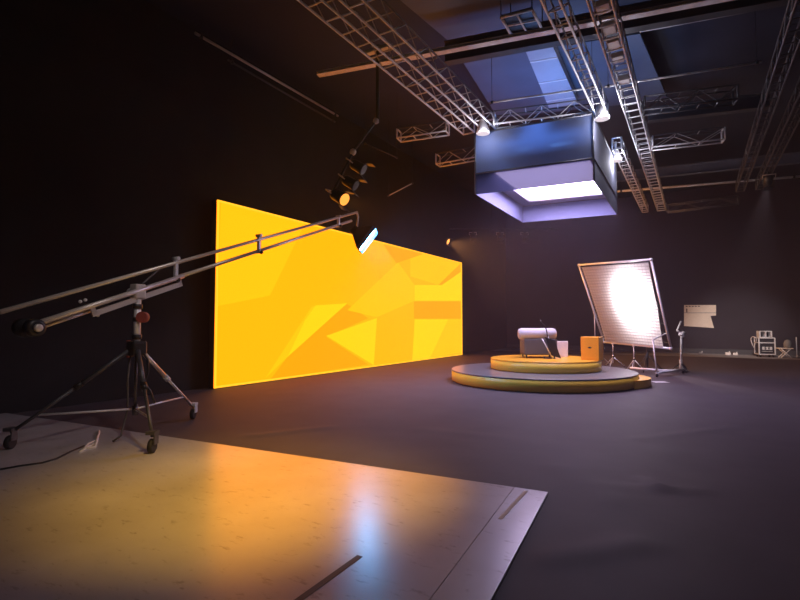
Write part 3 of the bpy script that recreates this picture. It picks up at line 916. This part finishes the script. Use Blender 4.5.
# lamp behind the cloth
hot = bil(0.65, 0.45)
lc_ = hot - nrm * 0.55
ld = (hot - lc_).normalized()
lb = Vector((lc_.x, lc_.y, fl))
t = tripod_stand('heavy stand behind the diffusion cloth carrying the bright lamp', lb, lc_ - Z3 * 0.36, 0.028, 0.5, 'black')
t = thing('studio_lamp', 'bright studio lamp behind the diffusion cloth', 'lamp', lc_)
MB().lathe(lc_ - ld * .16, ld, [(0, .02), (.01, .12), (.04, .155), (.14, .165), (.18, .18), (.19, .18), (.19, .165)], 28, cap=False).build('housing', M['black'], t)
MB().lathe(lc_ + ld * .01, ld, [(0, .155), (0.02, .155)], 28).build('lens', M['lamp_white'], t)
u, v = basis(ld)
MB().path([lc_ + u * .19, lc_ + u * .19 - Z3 * .28, lc_ - Z3 * .34, lc_ - u * .19 - Z3 * .28, lc_ - u * .19], 0.018).build('yoke', M['black'], t)
lamp('studio_light', 'SPOT', lc_ + ld * .09, hot, 950, (1.0, 0.90, 0.95), 0.12, 168, 0.5, parent=t)

# ------------------------------------------------------------------ jib crane
piv = V(138, 290, 6.8); tip = V(357, 219, 12.0)
ad = (tip - piv)
def arm(s, dz=0.0, side=0.0): return piv + ad * s + Z3 * dz + JS * side
JS = Vector((ad.y, -ad.x, 0)).normalized()
jb = Vector((piv.x, piv.y, 0.03))
jib = thing('camera_jib', 'long two-rod jib crane on a wheeled tripod reaching across the glowing screen', 'jib crane', jb)
DZ = 0.25
def s_at(px):   # position along the arm that shows at photo column px
    lo, hi = -0.28, 1.2
    for _ in range(50):
        mi = (lo + hi) / 2; p = piv + ad * mi - Vector((0, 0, H))
        x = 400 + F * p.dot(RT) / p.dot(FW)
        if x < px: lo = mi
        else: hi = mi
    return lo
MB().tube(arm(s_at(-25), DZ), arm(1.0, DZ - 0.08), 0.028, 10).build('upper_rod', M['alu_warm'], jib)
MB().tube(arm(s_at(32), 0.0, 0.05), arm(s_at(180), 0.0, 0.05), 0.034, 10).tube(arm(s_at(178), 0), arm(0.955, 0), 0.03, 10).build('main_arm', M['alu_warm'], jib)
MB().tube(arm(s_at(38), -0.075, -0.02), arm(s_at(95), -0.075, -0.02), 0.022, 10).build('weight_rod', M['alu_warm'], jib)
# slotted plate with rounded ends along the arm
a0, a1 = s_at(88), s_at(178)
adn = ad.normalized(); upn = adn.cross(JS).normalized()
if upn.z < 0: upn = -upn
Lp = (arm(a1) - arm(a0)).length; cpl = (arm(a0) + arm(a1)) / 2 - upn * 0.06 - JS * -0.02
plt = MB()
plt.box(cpl - upn * .05, (Lp, 0.03, 0.07), (adn, JS, upn)).box(cpl + upn * .05, (Lp * .98, 0.03, 0.03), (adn, JS, upn))
plt.box(cpl + adn * (Lp / 2 - .03), (.06, .03, .14), (adn, JS, upn)).box(cpl - adn * (Lp / 2 - .03), (.06, .03, .14), (adn, JS, upn))
plt.build('slotted_plate', M['alu_warm'], jib)
for (px, hh) in ((175, DZ + .06), (258, DZ + .05), (338, DZ - .03)):
    s_ = s_at(px)
    l = MB().box(arm(s_, hh / 2 - .03), (0.05, 0.05, hh), (adn, JS, Z3)).tube(arm(s_, hh - .02) - JS * .06, arm(s_, hh - .02) + JS * .06, .03).tube(arm(s_, -.02) - JS * .06, arm(s_, -.02) + JS * .06, .03).build('link', M['alu'], jib)
    MB().ball(arm(s_, -.03, .06), 0.035).build('knob', M['black'], l)
# brace from pivot to upper rod
MB().tube(arm(0.0, 0.03), arm(s_at(163), DZ), 0.014).build('brace', M['alu_dark_shaded'], jib)
# counterweight end
s_ = s_at(30)
cwt = MB().lathe(arm(s_, -.03) - JS * .16, JS, [(0, .07), (.01, .11), (.12, .11), (.13, .05), (.2, .05), (.21, .10), (.31, .10), (.32, .07)], 24).build('counterweight', M['black'], jib)
MB().lathe(arm(s_, -.03) + JS * (.165), JS, [(0, .045), (.03, .045), (.035, .02)], 18).lathe(arm(s_, -.03) - JS * .20, JS, [(0, .02), (.005, .045), (.03, .045)], 18).build('hub', M['alu_warm'], cwt)
MB().ball(arm(s_at(42), -.08), 0.03).build('knob', M['white_metal'], jib)
for px in (80, 85, 98):
    MB().ball(arm(s_at(px), 0.09 if px < 90 else -.16), 0.022, 8).build('knob', M['white_metal'], jib)
# pivot head and column
MB().rbox(piv - Z3 * 0.02, (0.14, 0.16, 0.2), 0.02, (adn.cross(Z3).normalized(), Vector((adn.x, adn.y, 0)).normalized(), Z3)).build('pivot_head', M['alu_warm'], jib)
MB().ball(piv + JS * -.16 - Z3 * .02, 0.05).build('knob', M['white_metal'], jib)
hubz = 1.22
MB().tube(Vector((jb.x, jb.y, hubz)), piv - Z3 * .1, 0.045, 12).build('column', M['alu'], jib)
for z in (1.38, 1.62, 1.80):
    MB().tube(Vector((jb.x, jb.y, z)), Vector((jb.x, jb.y, z + .06)), 0.062, 12).build('collar', M['black'], jib)
g = Vector((jb.x, jb.y, 1.68)) + RT * 0.09 - FW * .03
MB().tube(g - FW * .04, g + FW * .05, 0.075, 16).build('brake_wheel', M['grip'], jib)
MB().rbox(Vector((jb.x, jb.y, 1.25)), (0.2, 0.2, 0.2), 0.03).build('tripod_hub', M['black'], jib)
g = Vector((jb.x, jb.y, 1.28)) - RT * 0.11
MB().tube(g + Z3 * .08, g - Z3 * .16, 0.028).build('handle', M['grip'], jib)
feet = [G(152, 453, 0.03), G(193, 419, 0.016), G(10, 449, 0.03)]
hub = Vector((jb.x, jb.y, 1.22))
for i, fpt in enumerate(feet):
    tp_ = hub + (fpt - hub).normalized() * .1
    tp_ = hub + Vector((fpt.x - hub.x, fpt.y - hub.y, 0)).normalized() * .09
    end = fpt + Z3 * 0.20
    mid = tp_.lerp(end, 0.45)
    l = MB().tube(tp_, mid, 0.032, 10).tube(mid, end, 0.022, 10).build('leg', M['alu_warm' if i == 1 else 'alu_dark_shaded'], jib)  # unlit legs: shade put into a darker metal
    MB().tube(mid - (end - tp_).normalized() * .05, mid + (end - tp_).normalized() * .05, 0.042, 10).build('clamp', M['white_metal'] if i == 1 else M['black'], l)
    rr_ = 0.085
    wc_ = fpt + Z3 * (rr_ + .001)
    MB().lathe(wc_ - RT * .03, RT, [(0, rr_ * .8), (.008, rr_), (.052, rr_), (.06, rr_ * .8)], 24).build('wheel', M['rubber'], l)
    MB().box(wc_ + Z3 * .10 + RT * .045, (.015, .1, .16), (RT, FW, Z3)).box(wc_ + Z3 * .16, (.11, .12, .04), (RT, FW, Z3)).build('fork', M['white_metal' if i == 1 else 'alu_dark_shaded'], l)  # forks of the unlit legs darkened the same way
# spreader bars at one height
cen = Vector((jb.x, jb.y, 0.42))
sp = MB()
for fpt in feet:
    a = hub.lerp(fpt + Z3 * .2, 0.80); sp.tube(cen, a, 0.014)
sp.build('spreader', M['alu'], jib)
MB().tube(cen - Z3 * .05, hub, 0.02).tube(cen - Z3 * .08, cen + Z3 * .05, .04).build('center_post', M['alu_dark_shaded'], jib)
# hanging strap and cable on the tripod
MB().path([hub + RT * .06 + Z3 * .02, hub + RT * .16 - Z3 * .12, hub + RT * .17 - Z3 * .3, hub + RT * .12 - Z3 * .45, hub + RT * .2 - Z3 * .55, hub + RT * .27 - Z3 * .72], 0.016).build('strap', M['black'], jib)
MB().path([hub - RT * .08, hub - RT * .11 - Z3 * .4, hub - RT * .10 - Z3 * .8, hub - RT * .07 - FW * .2 - Z3 * 1.12, hub - RT * .12 - FW * .3 - Z3 * 1.17], 0.014).build('hanging_cable', M['tape'], jib)

# lamp at the jib tip
hd = V(359, 236, 12.0)
jl = thing('panel_lamp', 'tilted panel lamp glowing pale blue at the tip of the jib', 'lamp', hd)
tu = (RT * 0.62 + Z3 * 0.785).normalized()
tn = (RT * 0.80 - Z3 * 0.60 - FW * 0.05).normalized()
tu = (tu - tn * tu.dot(tn)).normalized(); tw = tn.cross(tu).normalized()
lc2 = V(366, 239, 12.0)
MB().prism([lc2 - tu * .30 - tw * .28, lc2 + tu * .30 - tw * .28, lc2 + tu * .30 + tw * .28, lc2 - tu * .30 + tw * .28], tn * 0.014).build('diffuser', M['lamp_cool'], jl)
bk = lc2 - tn * 0.30
m = MB()
ring1 = [lc2 + tu * (a * .33) + tw * (b2_ * .31) for a, b2_ in ((-1, -1), (1, -1), (1, 1), (-1, 1))]
ring2 = [bk + tu * (a * .13) + tw * (b2_ * .13) for a, b2_ in ((-1, -1), (1, -1), (1, 1), (-1, 1))]
m._add(ring1 + ring2, [(0, 1, 5, 4), (1, 2, 6, 5), (2, 3, 7, 6), (3, 0, 4, 7), (4, 5, 6, 7)])
m.build('hood', M['black'], jl)
m = MB()
for k in range(4):
    a_, b2_ = ring1[k], ring1[(k + 1) % 4]
    m.prism([a_, b2_, b2_ + tn * .09, a_ + tn * .09], (lc2 - (a_ + b2_) / 2).normalized() * .012)
m.build('lip', M['skirt_white'], jl)
MB().rbox(bk - tn * .05, (.22, .22, .14), .02, (tu, tw, tn)).build('housing', M['black'], jl)
MB().path([arm(1.0, DZ - .08), arm(1.0, DZ - .20) + RT * .03, arm(1.0, -.05) + RT * .02, bk], 0.022).build('bracket', M['alu'], jl)

# ------------------------------------------------------------------ back of the room
pw = [PY(684, 305, BY), PY(716, 305, BY), PY(716, 315.5, BY), PY(710.5, 316, BY), PY(714, 328, BY), PY(684, 326, BY)]
for p in pw: p.y = BY - 0.012
t = thing('wall_sheet', 'cream paper sheet with a notched corner pinned to the back wall', 'paper', pw[0])
MB().prism(pw, (0, 0.011, 0)).build('sheet', M['paper'], t)
a = pw[0].lerp(pw[5], .36); b_ = pw[1].lerp(pw[2], .72)
MB().prism([a + Vector((0, -.004, 0)), b_ + Vector((0, -.004, 0)), b_ + Vector((0, -.004, -.03)), a + Vector((0, -.004, -.03))], (0, .003, 0)).build('fold_line', M['concrete'], t)
m = MB()
for k in range(5):
    c = pw[0] + Vector((0.12 + .14 * k, -0.003, -0.08)); m.box(c, (.09, .004, .05))
m.box(pw[0] + Vector((0.12, -.003, -.3)), (.06, .004, .2))
m.build('printing', M['tape'], t)

def hdist(p): return (p - Vector((0, 0, H))).dot(FW)
# road case
rc = PY(765, 356, 28.8); rc.z = 0
cax = rt_ax(-20)
t = thing('road_case', 'black wheeled road case with silver edges and white print by the back wall', 'case', rc)
cwid, cdep, chgt = 0.62, 0.6, 0.76
cc = rc + Z3 * (0.14 + chgt / 2)
MB().rbox(cc, (cwid, cdep, chgt), .02, cax).build('body', M['case'], t)
m = MB()
for sx in (-1, 1):
    for sy in (-1, 1):
        c = cc + cax[0] * (sx * cwid / 2) + cax[1] * (sy * cdep / 2)
        m.box(c, (.05, .05, chgt + .02), cax)
for sz in (-1, .42, 1):
    for sy in (-1, 1):
        m.box(cc + cax[1] * (sy * cdep / 2) + Z3 * (sz * chgt / 2), (cwid, .04, .045), cax)
    for sx in (-1, 1):
        m.box(cc + cax[0] * (sx * cwid / 2) + Z3 * (sz * chgt / 2), (.04, cdep, .045), cax)
m.build('edging', M['alu'], t)
m = MB()
fc = cc - cax[1] * (cdep / 2 + .022) - Z3 * .1
for k in (-1, 0, 1):
    c = fc + cax[0] * (k * .14)
    m.box(c + Z3 * .05, (.11, .006, .025), cax).box(c - Z3 * .05, (.11, .006, .025), cax).box(c, (.025, .006, .13), cax).box(c, (.10, .006, .022), cax)
    if k: m.box(c + cax[0] * (.042 * k), (.022, .006, .12), cax)
m.box(fc - Z3 * .14, (.42, .005, .015), cax)
m.build('printing', M['glyph'], t)
for sx in (-1, 1):
    for sy in (-1, 1):
        c = rc + cax[0] * (sx * cwid * .4) + cax[1] * (sy * cdep * .38)
        MB().tube(c + Z3 * .06 - cax[0] * .025, c + Z3 * .06 + cax[0] * .025, .06, 12).tube(c + Z3 * .06, c + Z3 * .145, .03).build('caster', M['rubber'], t)
# smaller case on top
tc_ = rc + Z3 * (0.14 + chgt + 0.001)
t2 = thing('equipment_box', 'small open-front box with two pockets on top of the road case', 'case', tc_)
hh = 0.33
MB().box(tc_ + cax[1] * .2 + Z3 * hh / 2, (.50, .03, hh), cax).build('back_panel', M['case'], t2)
m = MB()
m.box(tc_ + Z3 * .02, (.50, .4, .04), cax).box(tc_ + Z3 * (hh - .02), (.50, .4, .04), cax)
for k in (-1, 0, 1): m.box(tc_ + cax[0] * (k * .23) + Z3 * hh / 2, (.05, .4, hh), cax)
m.build('shell', M['alu'], t2)
# coil beside the case
cb = cc - cax[0] * (cwid / 2 + .15) + Z3 * .18 - cax[1] * .1
pts = [cb + cax[0] * (-.0 - .09 * math.sin(a * .7)) + Z3 * (.25 * math.cos(a * .35 * 2)) + cax[1] * (.12 * math.sin(a * 1.4)) for a in [k * .25 for k in range(40)]]
tag(MB().path(pts, 0.018).build('cable_coil', M['pale_fabric']), 'pale cable loop hanging on the side of the road case', 'cable')
# folding stool
sl = PY(785, 357, 28.4); sl.z = 0
t = thing('folding_stool', 'small folding stool with crossed white legs on the concrete strip', 'stool', sl)
for sy in (-1, 1):
    o_ = cax[1] * (sy * .15)
    MB().tube(sl - cax[0] * .2 + o_ + Z3 * .015, sl + cax[0] * .18 + o_ + Z3 * .42, .022).build('leg', M['white_metal'], t)
    MB().tube(sl + cax[0] * .2 + o_ + Z3 * .015, sl - cax[0] * .18 + o_ + Z3 * .42, .022).build('leg', M['white_metal'], t)
MB().rbox(sl + Z3 * .44, (.56, .36, .04), .015, cax).build('seat', M['paper'], t)
k = sl + Z3 * .461 + cax[0] * .12
t = thing('small_bag', 'small grey rounded bag on the folding stool', 'bag', k)
MB().lathe(k, Z3, [(0, .10), (.05, .15), (.2, .16), (.32, .12), (.38, .05)], 14).build('bag', M['stone'], t)
MB().path([k + Z3 * .36 - RT * .06, k + Z3 * .46, k + Z3 * .36 + RT * .06], .014).build('handle', M['black'], t)
# thin pole by the right edge
pb = PY(797, 357, 28.6); pb.z = 0
t = thing('floor_pole', 'thin pale upright pole standing by the folding stool', 'pole', pb)
MB().tube(pb, pb + Z3 * .95, .022).build('shaft', M['white_metal'], t)
MB().lathe(pb, Z3, [(0, .14), (.02, .14), (.03, .03)], 18).build('base', M['black'], t)
# small bits along the wall foot
for i, (px, py, sz, lab, mm) in enumerate(((728, 353, .15, 'small white boxy bit on the concrete strip, nearer the paper sheet', 'white_paint'), (735.5, 354, .13, 'small white boxy bit on the concrete strip, nearer the road case', 'white_paint'), (701, 352, .12, 'tiny grey box at the foot of the back wall under the paper sheet', 'disc'))):
    k = PY(px, py, 29.6); k.z = 0
    t = thing('junction_box', lab, 'box', k, 'small boxes along the back wall')
    MB().rbox(k + Z3 * sz * .45, (sz * 1.5, sz, sz * .9), .02).build('body', M[mm], t)
    MB().tube(k + Z3 * sz * .8 + Vector((sz * .3, 0, 0)), k + Z3 * sz * 1.3 + Vector((sz * .5, 0, 0)), .02).build('plug', M['alu'], t)
# dark low ledge along the wall
struct('baseboard_back', MB().box(((WX + RX) / 2, BY - .03, .12), (RX - WX, .06, .24)), M['beam'], 'dark baseboard of the back wall', 'baseboard')

# floor cables near the jib
m = MB().path([G(-8, 471, .036), G(20, 466, .036), G(42, 463, .036), G(56, 459, .036), G(70, 452, .036), G(84, 446, .036)], .013)
tag(m.build('floor_cable', M['rubber']), 'black cable trailing over the white board toward the counterweight side', 'cable')
m = MB().path([G(80, 452, .036), G(88, 447, .036), G(96, 444, .036), G(97, 440, .036), G(88, 444, .036), G(84, 449, .036), G(95, 447, .04), G(99, 431, .04)], .015)
tag(m.build('cable_bundle', M['paper']), 'small pale cable bundle on the white board beside the jib tripod', 'cable')

# ------------------------------------------------------------------ world, haze and colour management
w = bpy.data.worlds.new('studio_air')
SC.world = w
w.use_nodes = True
nt = w.node_tree
bg = nt.nodes['Background']
bg.inputs['Color'].default_value = (0.0, 0.0, 0.0, 1)
bg.inputs['Strength'].default_value = 0.0
vsn = nt.nodes.new('ShaderNodeVolumeScatter')
vsn.inputs['Color'].default_value = (0.88, 0.80, 1.0, 1)
vsn.inputs['Density'].default_value = 0.0031
vsn.inputs['Anisotropy'].default_value = 0.35
nt.links.new(vsn.outputs[0], nt.nodes['World Output'].inputs['Volume'])

SC.view_settings.view_transform = 'Standard'
SC.view_settings.look = 'None'
SC.view_settings.gamma = 1.0
SC.view_settings.use_curve_mapping = False
SC.view_settings.exposure = 0.0
SC.cycles.max_bounces = 8
SC.cycles.diffuse_bounces = 4
SC.cycles.glossy_bounces = 4
SC.cycles.transmission_bounces = 6
SC.cycles.transparent_max_bounces = 12
SC.cycles.volume_bounces = 0
SC.cycles.sample_clamp_indirect = 6.0
SC.cycles.use_denoising = True
